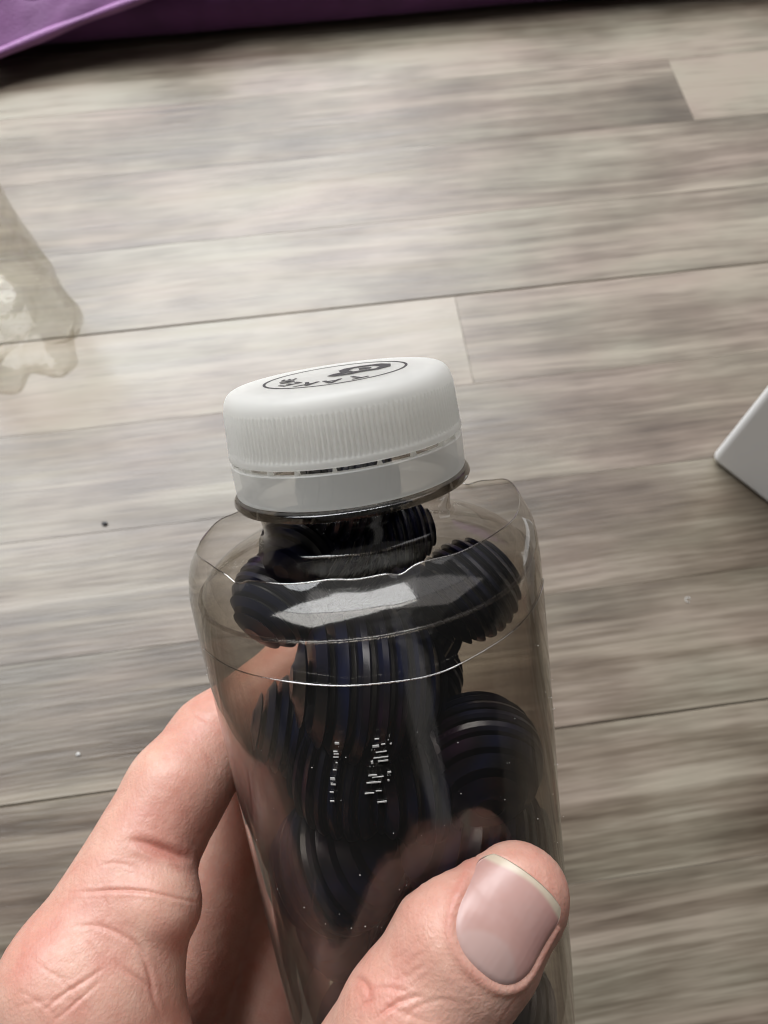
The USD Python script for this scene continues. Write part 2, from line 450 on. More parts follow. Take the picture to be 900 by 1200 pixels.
for (t0, h, a0, w) in [(24.0, .7, -14.4, 1.6), (25.8, .35, -14.3, 1.6), (26.3, .35, -14.0, 1.8), (27.0, .25, -14.0, 2.0), (28.1, .3, -12.9, .9), (29.6, .35, -13.3, 1.4), (31.4, .8, -13.6, 1.8), (32.7, .4, -13.0, 1.8), (34.4, .35, -12.8, 1.5), (36.3, .5, -12.2, 1.6),
                       (23.8, .3, -3.4, 1.6), (23.4, .8, .4, .5), (25.1, .7, -3.6, 2.2), (25.0, .3, -1.2, 1.5), (25.1, .4, 1.2, .9), (26.5, .25, -2.2, 3.4), (27.6, .25, -2.4, 4.4), (28.2, .9, -3.0, 1.0), (28.3, .4, -1.0, 3.2), (31.0, .4, -2.8, 2.8), (30.7, .6, 2.4, 1.4), (31.5, .25, -1.6, 3.6),
                       (32.5, .45, -2.8, 4.4), (32.4, .45, 3.0, .9), (34.7, .35, -2.6, 3.0), (34.4, .25, .4, 2.0), (36.7, .45, 1.6, 3.0)]:
    mark(t0, t0 + h, a0, a0 + w)
    if h > .5:
        for _ in range(2):
            q = a0 + crng.random() * w
            mark(t0 + h + .15, t0 + h + .3, q, q + .5)
obj("printed_code", trimesh.util.concatenate(marks), WHITEINK, slv, label="broken white printed date code")

sp = []
for _ in range(46):
    t_, a_ = 16 + crng.random() * 50, -70 + crng.random() * 150
    s_ = trimesh.creation.icosphere(0, (0.05 + 0.07 * crng.random() ** 2) / 1000)
    s_.apply_translation(c2w(cyl(t_, a_, 31.55)))
    sp.append(s_)
dust = obj("dust", trimesh.util.concatenate(sp), WHITEINK, slv)
keys(dust, kind="stuff")

# cap
NR = 144
seg = NR * 6
ca = np.arange(seg) / seg * 360
cp = np.vstack([[[-27.35, 0.02], [-27.4, 8], [-27.45, 12], [-27.5, 15.2]], smooth_profile([(-27.5, 16.0), (-27.35, 17.3), (-26.7, 18.5), (-25.8, 19.1), (-25.0, 19.35)], 12),
                [[-24.5, 19.42], [-24.2, 19.5], [-17.7, 19.9], [-17.4, 19.95], [-17.0, 20.1], [-16.4, 20.1], [-16.2, 19.9], [-16.2, 18.9], [-24.7, 18.4], [-26.1, 17.3], [-26.1, 0.02]]])


def knurl(a, t):
    w = np.clip((t + 24.5) / 0.5, 0, 1) * np.clip((-17.5 - t) / 0.3, 0, 1)
    s = 0.5 + 0.5 * np.cos(np.radians(a * NR))
    return 0.44 * w * (s ** 0.7 - 0.8)


# rows between for the knurled wall
wall = np.linspace(-24.2, -17.7, 14)
cp = np.vstack([cp[:18], np.c_[wall, np.linspace(19.5, 19.9, 14)], cp[19:]])
outer_rows = 18 + 14
cap_m = lathe(cp, seg, dr=lambda a, t: np.where((np.arange(len(cp)) < outer_rows)[:, None], knurl(a, t), 0))
cap = obj("screw_cap", cap_m, CAPM, BOT, smooth=35, label="milky white ribbed screw cap")
bp = np.array([(-15.4, 19.9), (-15.2, 20.05), (-10.0, 20.0), (-9.7, 19.8), (-9.7, 18.9), (-15.4, 18.9), (-15.4, 19.9)])
obj("tamper_band", lathe(bp, 128), BANDM, cap, smooth=30, label="milky tamper band below the cap")
for a in np.arange(-110, 250, 17.5):
    a += crng.random() * 6
    w0, w1 = 0.9, 2.2
    P = []
    for t, w in ((-16.25, w0), (-15.35, w1)):
        for r in (18.95, 19.85):
            P += [cyl(t, a - w / 2, r), cyl(t, a + w / 2, r)]
    hull = trimesh.Trimesh(c2w(np.array(P))).convex_hull
    obj("band_bridge", hull, CAPM, cap)


def on_cap(m, lift):
    """flat lettering (x to the right, y away from the camera, mm) laid on the cap's top"""
    v = np.asarray(m.vertices)
    m = m.copy()
    m.vertices = c2w(BC + (-27.50 - lift - v[:, 2:3]) * AX + v[:, :1] * RT - v[:, 1:2] * FR)
    m.invert()
    return m


ringp = Point(0, 0).buffer(12.3, 64).difference(Point(0, 0).buffer(11.85, 64))
obj("logo_ring", on_cap(trimesh.creation.extrude_polygon(ringp, 0.04), 0.0), INK, cap)
emb = Polygon([(-3.5, -4.2), (-2.2, -5.8), (1, -6.0), (3.2, -4.6), (6.8, -4.6), (9.2, -2.4), (9.4, 1.6), (7.6, 4.4), (3.2, 5.4), (0, 4.6), (-1.2, 2.4), (-0.6, -1.6), (-2.4, -2.4)]).buffer(0.6).buffer(-0.2)
emb = emb.difference(Polygon([(2.0, -2.2), (6.0, -2.4), (6.9, 0.2), (5.4, 2.6), (2.2, 3.0), (1.0, 0.6)]).buffer(0.5)).difference(Polygon([(-1.6, -4.2), (0.6, -4.4), (2.0, -3.6), (0.2, -3.2)]))
from shapely import affinity
emb = affinity.translate(affinity.scale(emb, 0.8, 0.8, origin=(3, 0)), 1.2, 2.2)
obj("logo_emblem", on_cap(trimesh.creation.extrude_polygon(emb, 0.04), 0.0), INK, cap)
inner_e = affinity.translate(affinity.scale(Polygon([(2.9, -1.2), (5.2, -1.4), (5.6, 0.2), (4.4, 1.6), (2.8, 1.6)]), 0.8, 0.8, origin=(3, 0)), 1.2, 2.2)
obj("logo_emblem", on_cap(trimesh.creation.extrude_polygon(inner_e, 0.04), 0.0), INK, cap)
for ch_, ad, hgt in (("T", -66, 3.5), ("A", -93, 3.5), ("K", -121, 3.5), ("E", -148, 3.3), ("M", -172, 2.4), ("E", -192, 2.4)):
    tm = meshkit.text_mesh(ch_, hgt, 0.04, bold=True)
    tm.apply_translation((-tm.bounds.mean(0)[0], 0, 0))
    al = math.radians(ad)
    # letters stand on a circle with their tops outward
    R2 = trimesh.transformations.rotation_matrix(al - math.pi / 2, (0, 0, 1))
    tm.apply_translation((0, 7.0, 0))
    tm.apply_transform(R2)
    obj("logo_letter", on_cap(tm, 0.0), INK, cap)

# ------------------------------------------------------------------ ribbed balls inside the bottle
def disc(t0, t1, r0, r1, seg=40):
    b = 0.06
    rm = max(r0, r1)
    pts = [(t0, 0.0001), (t0, r0 - b), (t0 + b * .6, r0), (t1 - b * .6, r1), (t1, r1 - b), (t1, 0.0001)]
    th = np.arange(seg) / seg * 2 * np.pi
    P = np.array([[(r * math.cos(x), r * math.sin(x), t) for x in th] for t, r in pts])
    m = grid_mesh(P, True)
    return m


proto_ball = None


def cylpx(t, a, r):
    p = cyl(t, a, r)
    return 450 + FPX * p[0] / p[2], 600 + FPX * p[1] / p[2], p[2]


balls = [  # px, py, depth, R mm, axis (camera frame), label
    (567, 888, 145, 12.0, (0.06, 0.50, -0.86), "black ribbed ball with arched ribs just above the thumb nail"),
    (432, 800, 141, 14.6, (0.97, 0.05, 0.22), "large black ball with upright ribs behind the printed code"),
    (494, 905, 148, 13.0, (0.93, -0.12, 0.3), "black ribbed ball between the printed code and the arched ball"),
    (412, 905, 150, 12.5, (0.95, 0.10, -0.25), "black ribbed ball lowest left under the printed code"),
    (556, 690, 148, 10.0, (0.75, -0.62, 0.2), "navy black ribbed ball at the right shoulder of the bottle, teeth to the right"),
    (330, 700, 147, 9.5, (0.5, -0.7, 0.5), "black ribbed ball at the left shoulder of the bottle"),
    (352, 850, 156, 10.5, (0.96, 0.15, 0.2), "dark ribbed ball in front of the index finger seen through the bottle"),
    (352, 640, 141, 7.5, (0.4, -0.6, 0.7), "small black ribbed ball at the left of the bottle neck"),
    (418, 645, 143, 7.5, (0.9, 0.3, 0.3), "small black ribbed ball in the middle of the bottle neck"),
    (470, 625, 141, 6.5, (0.95, -0.2, 0.2), "small black ribbed ball at the right of the bottle neck"),
    (408, 572, 136, 9.5, (0.97, 0.1, 0.2), "black ribbed ball pushed up into the neck under the cap"),
    (604, 985, 152, 11.5, (0.98, 0.1, 0.15), "black ribbed ball behind the thumb tip at the right wall"),
    (470, 730, 160, 13.0, (0.6, 0.5, 0.6), "black ribbed ball at the back under the shoulder of the bottle"),
    (400, 690, 157, 10.0, (0.3, 0.5, 0.8), "black ribbed ball at the back behind the left shoulder ball"),
    (*cylpx(46, 205, 15.5), 13.0, (0.6, -0.6, 0.5), "dark ribbed ball against the back wall behind the printed code"),
    (*cylpx(40, 160, 16.0), 11.0, (0.3, -0.6, 0.7), "dark ribbed ball against the back wall left of the arched ball"),
    (*cylpx(66, 62, 14.5), 14.3, (0.9, 0.3, 0.3), "black ribbed ball mostly hidden by the thumb nail"),
    (*cylpx(68, 180, 14.5), 14.3, (0.3, 0.3, 0.9), "dark ribbed ball deep at the back left of the thumb"),
    (*cylpx(68, 285, 15.0), 13.6, (0.75, -0.5, -0.4), "dark ribbed ball low at the left wall beside the shadowed fingers"),
    (*cylpx(88, 15, 10.0), 14.5, (0.8, 0.3, -0.5), "black ribbed ball behind the thumb at the bottom edge"),
    (*cylpx(90, 130, 14.5), 14.3, (0.3, 0.8, -0.5), "black ribbed ball low at the right wall under the thumb"),
    (*cylpx(108, 60, 14.0), 13.5, (0.6, 0.6, 0.5), "lowest black ribbed ball, right of the thumb in the bottle"),
    (*cylpx(109, 180, 14.0), 13.5, (0.6, -0.5, 0.5), "lowest black ribbed ball at the back wall behind the thumb"),
    (*cylpx(110, 300, 14.0), 13.5, (0.3, 0.5, 0.8), "lowest black ribbed ball, left of the thumb in the bottle"),
    (*cylpx(91, 245, 14.5), 14.3, (0.6, 0.5, 0.5), "dark ribbed ball at the bottom left wall of the bottle"),
]
for (bx, by, bz, R, axis, lab) in balls:
    path = numbered("/World/ribbed_ball")
    pc = px(bx, by, bz)
    tt = (pc - BC) @ AX
    rad_ = pc - BC - tt * AX
    lim = (29.2 if tt > 8 else 22.0 if tt > 3 else 16.2) - R
    if tt > 8 and np.linalg.norm(rad_) > lim:
        rad_ *= max(lim, 0.5) / np.linalg.norm(rad_)
    pc = BC + tt * AX + rad_
    xf = UsdGeom.Xform.Define(stage, path)
    z = cdir(axis)
    z /= np.linalg.norm(z)
    x = np.cross([0.2, 0.3, 0.9], z)
    x /= np.linalg.norm(x)
    y = np.cross(z, x)
    s = R / 1000
    m = np.eye(4)
    m[0, :3], m[1, :3], m[2, :3], m[3, :3] = x * s, y * s, z * s, c2w(pc)
    xf.AddTransformOp().Set(Gf.Matrix4d(*m.ravel()))
    keys(xf.GetPrim(), lab, "ribbed ball", "black ribbed balls inside the bottle")
    if proto_ball is None:
        proto_ball = xf.GetPrim()
        core = trimesh.creation.icosphere(3, 0.80)
        obj("core", core, CORE, proto_ball, smooth=True, local=True)
        NF = 9
        for k in range(NF):
            c = -0.9 + 1.8 * k / (NF - 1)
            hw = 0.072
            rr = lambda t: math.sqrt(max(0.02, 1 - t * t))
            obj("rib", disc(c - hw, c + hw, rr(c - hw * .9), rr(c + hw * .9)), BALL, proto_ball, smooth=30, local=True)
    else:
        xf.GetPrim().GetReferences().AddInternalReference(proto_ball.GetPath())
        xf.GetPrim().SetInstanceable(True)
# ------------------------------------------------------------------ hand (camera-frame mm signed distance, then one mesh)
def at(t, ang, off):
    return cyl(t, ang, off)


# joints: (position, radius)
H = {}
I_MCP, I_PIP = px(86, 1152, 146), px(208, 925, 163)
I_KNK = px(252, 868, 172)
I_DIP, I_TIP = at(44, 210, 40.3), at(49, 180, 40.2)
M_MCP, M_PIP, M_DIP, M_TIP = px(185, 1275, 203), at(60, 219, 46.0), at(61, 190, 40.5), at(61, 174, 40.0)
R_MCP, R_PIP, R_DIP, R_TIP = px(240, 1365, 216), at(78, 218, 47.0), at(78, 190, 40.3), at(77, 160, 39.8)
P_MCP, P_PIP, P_DIP, P_TIP = px(292, 1455, 222), at(95, 218, 46), at(94, 192, 39.8), at(92, 150, 39.3)
T_CMC, T_MCP, T_IP = px(190, 1560, 150), px(368, 1385, 128), px(484, 1196, 120.5)
T_MID, T_TIP = px(552, 1106, 121.5), px(601, 1056, 123.5)
WR = px(20, 1800, 165)
cones = [  # a, b, ra, rb, group
    (I_MCP, I_PIP, 12.6, 10.6, 0), (I_PIP, I_KNK, 10.6, 10.2, 0), (I_KNK, I_DIP, 10.0, 8.8, 0), (I_DIP, I_TIP, 8.8, 7.6, 0),
    (M_MCP, M_PIP, 11.5, 9.8, 1), (M_PIP, M_DIP, 9.6, 8.9, 1), (M_DIP, M_TIP, 8.9, 7.8, 1),
    (R_MCP, R_PIP, 11.0, 9.4, 2), (R_PIP, R_DIP, 9.2, 8.5, 2), (R_DIP, R_TIP, 8.5, 7.4, 2),
    (P_MCP, P_PIP, 10.0, 8.4, 3), (P_PIP, P_DIP, 8.2, 7.5, 3), (P_DIP, P_TIP, 7.5, 6.6, 3),
    (T_CMC, T_MCP, 17, 13.5, 4), (T_MCP, T_IP, 13.0, 11.2, 4), (T_IP, T_MID, 11.2, 12.0, 4), (T_MID, T_TIP, 12.0, 9.3, 4),
]
palm = [(I_MCP, px(95, 1560, 150), 12.6, 16), (M_MCP, px(80, 1600, 162), 12.5, 17), (R_MCP, px(110, 1640, 175), 12, 16), (P_MCP, px(140, 1660, 185), 11, 15),
        (I_MCP, M_MCP, 12.5, 12), (M_MCP, R_MCP, 12, 11.5), (R_MCP, P_MCP, 11.5, 10.5), (T_CMC, px(60, 1560, 150), 17, 18),
        (px(178, 1063, 149.5), px(120, 1180, 146), 9.6, 14.0), (px(120, 1180, 146), px(190, 1400, 146), 14.0, 14.0), (px(190, 1400, 146), T_CMC, 14, 17),
        (px(190, 1400, 146), T_MCP, 11.5, 12.0), (px(80, 1580, 160), WR, 23, 24), (P_PIP, px(300, 1500, 205), 9, 15), (px(330, 1290, 212), px(420, 1420, 215), 13, 15), (px(205, 1170, 203), px(262, 1320, 216), 12, 15), (px(290, 1110, 214), px(335, 1300, 217), 11, 14), (px(225, 1040, 196), px(215, 1180, 204), 9, 12)]


def cone_sdf(P, a, b, ra, rb):
    a, b = np.asarray(a), np.asarray(b)
    ba = b - a
    L = np.linalg.norm(ba)
    u = ba / L
    w = P - a
    z = w @ u
    q = np.sqrt(np.maximum(((w - z[..., None] * u) ** 2).sum(-1), 1e-12))
    k = (ra - rb) / L
    h = math.sqrt(max(1e-9, 1 - k * k))
    zz = z + q * k / h          # foot of the slanted surface
    t = np.clip(zz / L, 0, 1)
    c = t * L
    return np.sqrt((z - c) ** 2 + q ** 2) - (ra + (rb - ra) * t)


def smin(a, b, k):
    h = np.clip(0.5 + 0.5 * (b - a) / k, 0, 1)
    return b + (a - b) * h - k * h * (1 - h)


TZ = np.array([0.0, -0.05, -1.0])                     # the thumb's nail side, towards the camera
TD = T_TIP - T_IP
TD /= np.linalg.norm(TD)
TN = np.array([0.16, -0.10, -1.0])
TN -= TD * (TN @ TD)
TN /= np.linalg.norm(TN)
TS = np.cross(TD, TN)
if TS[0] < 0:
    TS = -TS


def hand_sdf(P):
    groups = {}
    for a, b, ra, rb, g in cones:
        if g == 4 and a is T_IP or g == 4 and a is T_MID:
            # the last thumb bone is broader than it is thick
            Q = P - T_IP
            d = cone_sdf(T_IP + Q + TN * ((Q @ TN)[..., None]) * 0.22, a, b, ra, rb)
        else:
            d = cone_sdf(P, a, b, ra, rb)
        groups[g] = d if g not in groups else smin(groups[g], d, 2.5)
    pd = None
    for a, b, ra, rb in palm:
        d = cone_sdf(P, a, b, ra, rb)
        pd = d if pd is None else smin(pd, d, 6.0)
    f = groups[1]
    for g in (2, 3):
        f = smin(f, groups[g], 2.0)
    d = smin(pd, groups[0], 3.2)
    d = smin(d, f, 2.0)
    d = smin(d, groups[4], 3.0)
    # the bottle it holds presses the flesh flat
    w = P - BC
    t = w @ AX
    r = np.linalg.norm(w - t[..., None] * AX, axis=-1)
    d = np.maximum(d, 31.75 - r - 200 * (t < -2))
    return d


def surface_nets(f, lo, hi, h, coarse=4):
    """dense field on a lattice, evaluated only near the surface"""
    n = np.ceil((hi - lo) / h / coarse).astype(int) * coarse + 1
    ax = [lo[i] + h * np.arange(n[i]) for i in range(3)]
    nc = (n - 1) // coarse + 1
    Cg = np.stack(np.meshgrid(*[ax[i][::coarse] for i in range(3)], indexing="ij"), -1)
    cv = f(Cg.reshape(-1, 3)).reshape(nc)
    near = np.abs(cv) < h * coarse * 1.5
    from scipy.ndimage import zoom, maximum_filter
    D = np.repeat(np.repeat(np.repeat(cv, coarse, 0), coarse, 1), coarse, 2)[:n[0], :n[1], :n[2]].copy()
    nm = np.repeat(np.repeat(np.repeat(near, coarse, 0), coarse, 1), coarse, 2)[:n[0], :n[1], :n[2]]
    ii = np.argwhere(nm)
    for s in range(0, len(ii), 400000):
        q = ii[s:s + 400000]
        D[q[:, 0], q[:, 1], q[:, 2]] = f(lo + q * h)
    ins = D < 0
    acc = np.zeros(tuple(n - 1) + (3,))
    cnt = np.zeros(tuple(n - 1))
    offs = [(i, j, k) for i in (0, 1) for j in (0, 1) for k in (0, 1)]
    S = lambda A, o: A[o[0]:n[0] - 1 + o[0], o[1]:n[1] - 1 + o[1], o[2]:n[2] - 1 + o[2]]
    mixed = np.zeros(tuple(n - 1), bool)
    s0 = S(ins, (0, 0, 0))
    for o in offs[1:]:
        mixed |= S(ins, o) != s0
    cells = np.argwhere(mixed)
    corner = {o: D[cells[:, 0] + o[0], cells[:, 1] + o[1], cells[:, 2] + o[2]] for o in offs}
    pos = np.zeros((len(cells), 3))
    c = np.zeros(len(cells))
    for a in offs:
        for b in offs:
            if sum(b) - sum(a) == 1 and all(b[i] >= a[i] for i in range(3)):
                da, db = corner[a], corner[b]
                x = (da < 0) != (db < 0)
                t = np.where(x, da / np.where(x, da - db, 1), 0)
                p = np.array(a) + t[:, None] * (np.array(b) - np.array(a))
                pos += np.where(x[:, None], p, 0)
                c += x
    V = lo + (cells + pos / c[:, None]) * h
    ids = -np.ones(tuple(n - 1), int)
    ids[tuple(cells.T)] = np.arange(len(cells))
    F = []
    for axn in range(3):
        u, v = (axn + 1) % 3, (axn + 2) % 3
        sl0 = [slice(None)] * 3
        sl1 = [slice(None)] * 3
        sl0[axn], sl1[axn] = slice(0, -1), slice(1, None)
        e = np.argwhere(ins[tuple(sl0)] != ins[tuple(sl1)])
        ok = (e[:, u] > 0) & (e[:, v] > 0) & (e[:, u] < n[u] - 1) & (e[:, v] < n[v] - 1)
        e = e[ok]
        fl_ = ins[e[:, 0], e[:, 1], e[:, 2]]
        du, dv = np.zeros(3, int), np.zeros(3, int)
        du[u], dv[v] = 1, 1
        q = [ids[tuple((e - a).T)] for a in (0 * du, du, du + dv, dv)]
        q = np.stack(q, 1)
        q = np.where(fl_[:, None], q, q[:, ::-1])
        F.append(q)
    F = np.vstack(F)
    return V, np.vstack([F[:, [0, 1, 2]], F[:, [0, 2, 3]]])


def grad(f, P, e=0.15):
    g = np.stack([f(P + e * np.eye(3)[i]) - f(P - e * np.eye(3)[i]) for i in range(3)], -1)
    return g / (np.linalg.norm(g, axis=1, keepdims=True) + 1e-9)


def project(f, P, it=3):
    for _ in range(it):
        P = P - grad(f, P) * f(P)[:, None] * 0.95
    return P


lo, hi = px(-60, 780, 140) * [1, 1, 0] + [0, 0, 102], np.array([36, 150, 250.0])
lo = np.array([-82.0, 22, 100])
hi = np.array([34.0, 147, 238])
HV, HF = surface_nets(hand_sdf, lo, hi, 1.0)
hm = trimesh.Trimesh(HV, HF, process=False)
trimesh.smoothing.filter_taubin(hm, iterations=6)
HV = np.asarray(hm.vertices)
HFa = HF
# finer where the camera sees lit skin
for rnd, (near_) in enumerate((1, 2)):
    q = HV[HFa].mean(1)
    qx, qy = 450 + FPX * q[:, 0] / q[:, 2], 600 + FPX * q[:, 1] / q[:, 2]
    fn = np.cross(HV[HFa[:, 1]] - HV[HFa[:, 0]], HV[HFa[:, 2]] - HV[HFa[:, 0]])
    facing = (fn * q).sum(1) < 0.3 * np.linalg.norm(fn, axis=1) * np.linalg.norm(q, axis=1)
    inframe = (qx > -40) & (qx < 700) & (qy < 1250) & (qy > 760)
    front = (qx < 300) | (q[:, 2] < 140)
    HV, HFa = trimesh.remesh.subdivide(HV, HFa, np.nonzero(facing & inframe & front)[0])
HV, HFa = np.asarray(HV), np.asarray(HFa)
N = np.asarray(trimesh.Trimesh(HV, HFa, process=False).vertex_normals)

# nail frame on the thumb: u across (-1..1), v along (0 cuticle .. 1 free edge)
NC = px(597, 1084, 111)


def ray_hit(pxy, z0=95, z1=140):
    """camera-frame mm where the photograph's pixel meets the hand"""
    d = np.array([(pxy[0] - 450) / FPX, (pxy[1] - 600) / FPX, 1.0])
    z = z0
    for _ in range(80):
        s = float(hand_sdf((d * z)[None])[0])
        if s < 0.02:
            break
        z += max(s * 0.8, 0.02)
    return d * z


HANDPROJ = lambda p: np.stack([450 + FPX * p[..., 0] / p[..., 2], 600 + FPX * p[..., 1] / p[..., 2]], -1)
n_cut, n_tip = ray_hit((559, 1137)), ray_hit((627, 1030))
n_l, n_r = ray_hit((549, 1048)), ray_hit((640, 1113))
NO = (n_cut + n_tip + n_l + n_r) / 4
NVv = n_tip - n_cut
NL = np.linalg.norm(NVv)
NVv /= NL
NU = n_r - n_l
NU -= NVv * (NU @ NVv)
NWd = np.linalg.norm(NU)
NU /= NWd
NN = np.cross(NU, NVv)
if NN[2] > 0:
    NN = -NN
NOc = (n_cut + n_tip) / 2


def nail_uv(P):
    w = P - NOc
    return (w @ NU) / (NWd / 2), (w @ NVv) / (NL / 2), w @ NN


def nail_shape(u, v):
    """< 1 inside the nail outline: straight sides, rounded root, gently arched free edge"""
    hw = 1.0 - 0.02 * v
    lower = np.abs(np.clip(-v, 0, 9)) ** 2.6 + np.abs(u / hw) ** 2.6
    upper = (np.abs(u / hw) ** 7 + np.abs(np.maximum(v, 0) / (1.0 - 0.10 * u * u)) ** 7) ** (1 / 7)
    return np.where(v < 0, lower ** (1 / 2.6), upper)


us, vs, ws = nail_uv(HV)
onnail = (np.abs(ws) < 9)
sh = np.where(onnail, nail_shape(us, vs), 9)
inside = np.clip((1.06 - sh) / 0.16, 0, 1)
inside = inside * inside * (3 - 2 * inside)
fold = np.exp(-((sh - 1.10) / 0.085) ** 2) * (vs < 0.62) * onnail
tipfade = np.clip((vs - 0.72) / 0.2, 0, 1)
disp = -0.40 * inside + 0.28 * fold

# creases: polylines of the photograph's pixels laid on the skin: (points, depth mm, width mm)
CREASES = [
    ([(150, 985), (175, 990), (205, 1001), (222, 1006)], 1.1, 0.9), ([(160, 990), (190, 1004), (212, 1010)], 0.35, 0.5),
    ([(85, 1046), (120, 1044), (165, 1044), (205, 1052), (232, 1058)], 0.40, 0.40), ([(112, 1016), (140, 1012), (168, 1022)], 0.16, 0.35),
    ([(82, 1088), (115, 1086), (138, 1096)], 0.2, 0.35), ([(112, 1080), (135, 1092), (155, 1104), (172, 1130), (180, 1165), (195, 1198)], 0.5, 0.55),
    ([(50, 1185), (80, 1162), (105, 1146), (122, 1134)], 0.35, 0.45), ([(62, 1198), (95, 1170), (118, 1150)], 0.25, 0.35), ([(135, 1125), (150, 1140), (165, 1150), (182, 1170)], 0.4, 0.5),
    ([(20, 1160), (45, 1175), (70, 1196)], 0.15, 0.3), ([(35, 1120), (60, 1140), (90, 1150)], 0.13, 0.3), ([(100, 1100), (112, 1118), (120, 1132)], 0.2, 0.4),
    ([(118, 1030), (124, 1060), (128, 1078)], 0.12, 0.3), ([(60, 1140), (100, 1180), (112, 1198)], 0.12, 0.3), ([(10, 1185), (60, 1172), (100, 1176)], 0.10, 0.3),
    ([(412, 1150), (420, 1148), (430, 1156), (432, 1170)], 0.5, 0.5), ([(440, 1195), (455, 1182), (475, 1172), (495, 1168)], 0.45, 0.4), ([(432, 1160), (455, 1158), (480, 1164)], 0.22, 0.35),
    ([(460, 1150), (485, 1140), (510, 1120), (528, 1105)], 0.14, 0.35), ([(480, 1128), (505, 1110), (525, 1092)], 0.12, 0.3), ([(450, 1178), (480, 1190), (505, 1200)], 0.2, 0.35),
    ([(500, 1080), (520, 1096), (528, 1112)], 0.12, 0.35), ([(490, 1150), (515, 1140), (540, 1150)], 0.12, 0.35), ([(445, 1130), (470, 1120), (500, 1090)], 0.10, 0.35), ([(418, 1190), (426, 1178), (440, 1172)], 0.25, 0.35),
    ([(470, 1196), (490, 1180), (520, 1172), (545, 1178)], 0.16, 0.35), ([(590, 1192), (600, 1178), (612, 1166)], 0.12, 0.35),
    ([(205, 835), (232, 850), (250, 862), (266, 872)], 0.35, 0.9), ([(222, 832), (246, 846), (262, 852)], 0.25, 0.6),
]
redness = np.zeros(len(HV))
vis_idx = np.nonzero((N * HV).sum(1) < 0.25 * np.linalg.norm(HV, axis=1))[0]
from scipy.spatial import cKDTree
for ci, (pts, dep, wid) in enumerate(CREASES):
    poly = catmull(pts, 40)
    poly = poly + 1.2 * (meshkit.noise(np.c_[np.arange(40) * .35, np.full(40, ci), np.full(40, .5)])[:, None] - .5)
    hit = np.array([ray_hit(p, 95, 190) for p in poly])
    hit = catmull(hit, 400)
    dist, k = cKDTree(hit).query(HV[vis_idx])
    taper = np.sin(np.clip((k + 8) / 416, 0, 1) * np.pi) ** 0.7
    wid, dep = max(wid * 1.25, 0.5), dep * 0.52
    g = np.exp(-(dist / (wid * 0.62)) ** 2) * taper
    ridge = np.exp(-((dist - wid * 1.5) / (wid * 0.8)) ** 2) * taper
    disp[vis_idx] += -dep * g + dep * 0.28 * ridge
    redness[vis_idx] += np.exp(-(dist / (wid * 2.2)) ** 2) * min(1, dep * 1.5) * taper * 0.5
# soft irregular fullness and fine skin relief
mm = HV
disp += 0.55 * (meshkit.fbm(mm / 11.0, 2, 3) - 0.5) + 0.12 * (meshkit.fbm(mm / 2.6, 2, 9) - 0.5) * (1 - inside)
sk = np.abs(meshkit.noise(mm @ np.array([[.8, .2, .1], [-.3, .9, .2], [.1, -.2, .9]]) / [0.8, 2.6, 1.6], 21) - 0.5)
disp += 0.06 * (sk - .25) * (1 - inside)
HVd = HV + N * disp[:, None]

# colour of the skin itself: pinker at the joints, folds and finger ends, paler over the thumb base
pink = 0.85 * meshkit.fbm(mm / 8.0, 3, 31) + 0.35 * meshkit.fbm(mm / 2.6, 2, 35) - 0.58
for c, r, a in ((T_TIP, 11, 0.30), (px(470, 1110, 112), 9, 0.12), (px(190, 990, 152), 9, 0.28), (px(45, 1105, 138), 5, 0.30), (px(122, 1126, 136), 3.5, 0.35), (px(250, 850, 165), 10, 0.22), (I_TIP, 15, .3)):
    pink = pink + a * np.exp(-(np.linalg.norm(mm - c, axis=1) / r) ** 2)
for c, r, a in ((px(135, 1100, 134), 6, 0.28), (px(165, 1130, 136), 6, 0.16), (px(170, 900, 155), 9, .12)):
    pink = pink - a * np.exp(-(np.linalg.norm(mm - c, axis=1) / r) ** 2)
pink = np.clip(0.42 + pink + redness + 0.35 * fold, 0, 1)[:, None]
A_, B_ = np.array([0.57, 0.365, 0.285]), np.array([0.46, 0.20, 0.155])
skin_col = A_ * (1 - pink) + B_ * pink

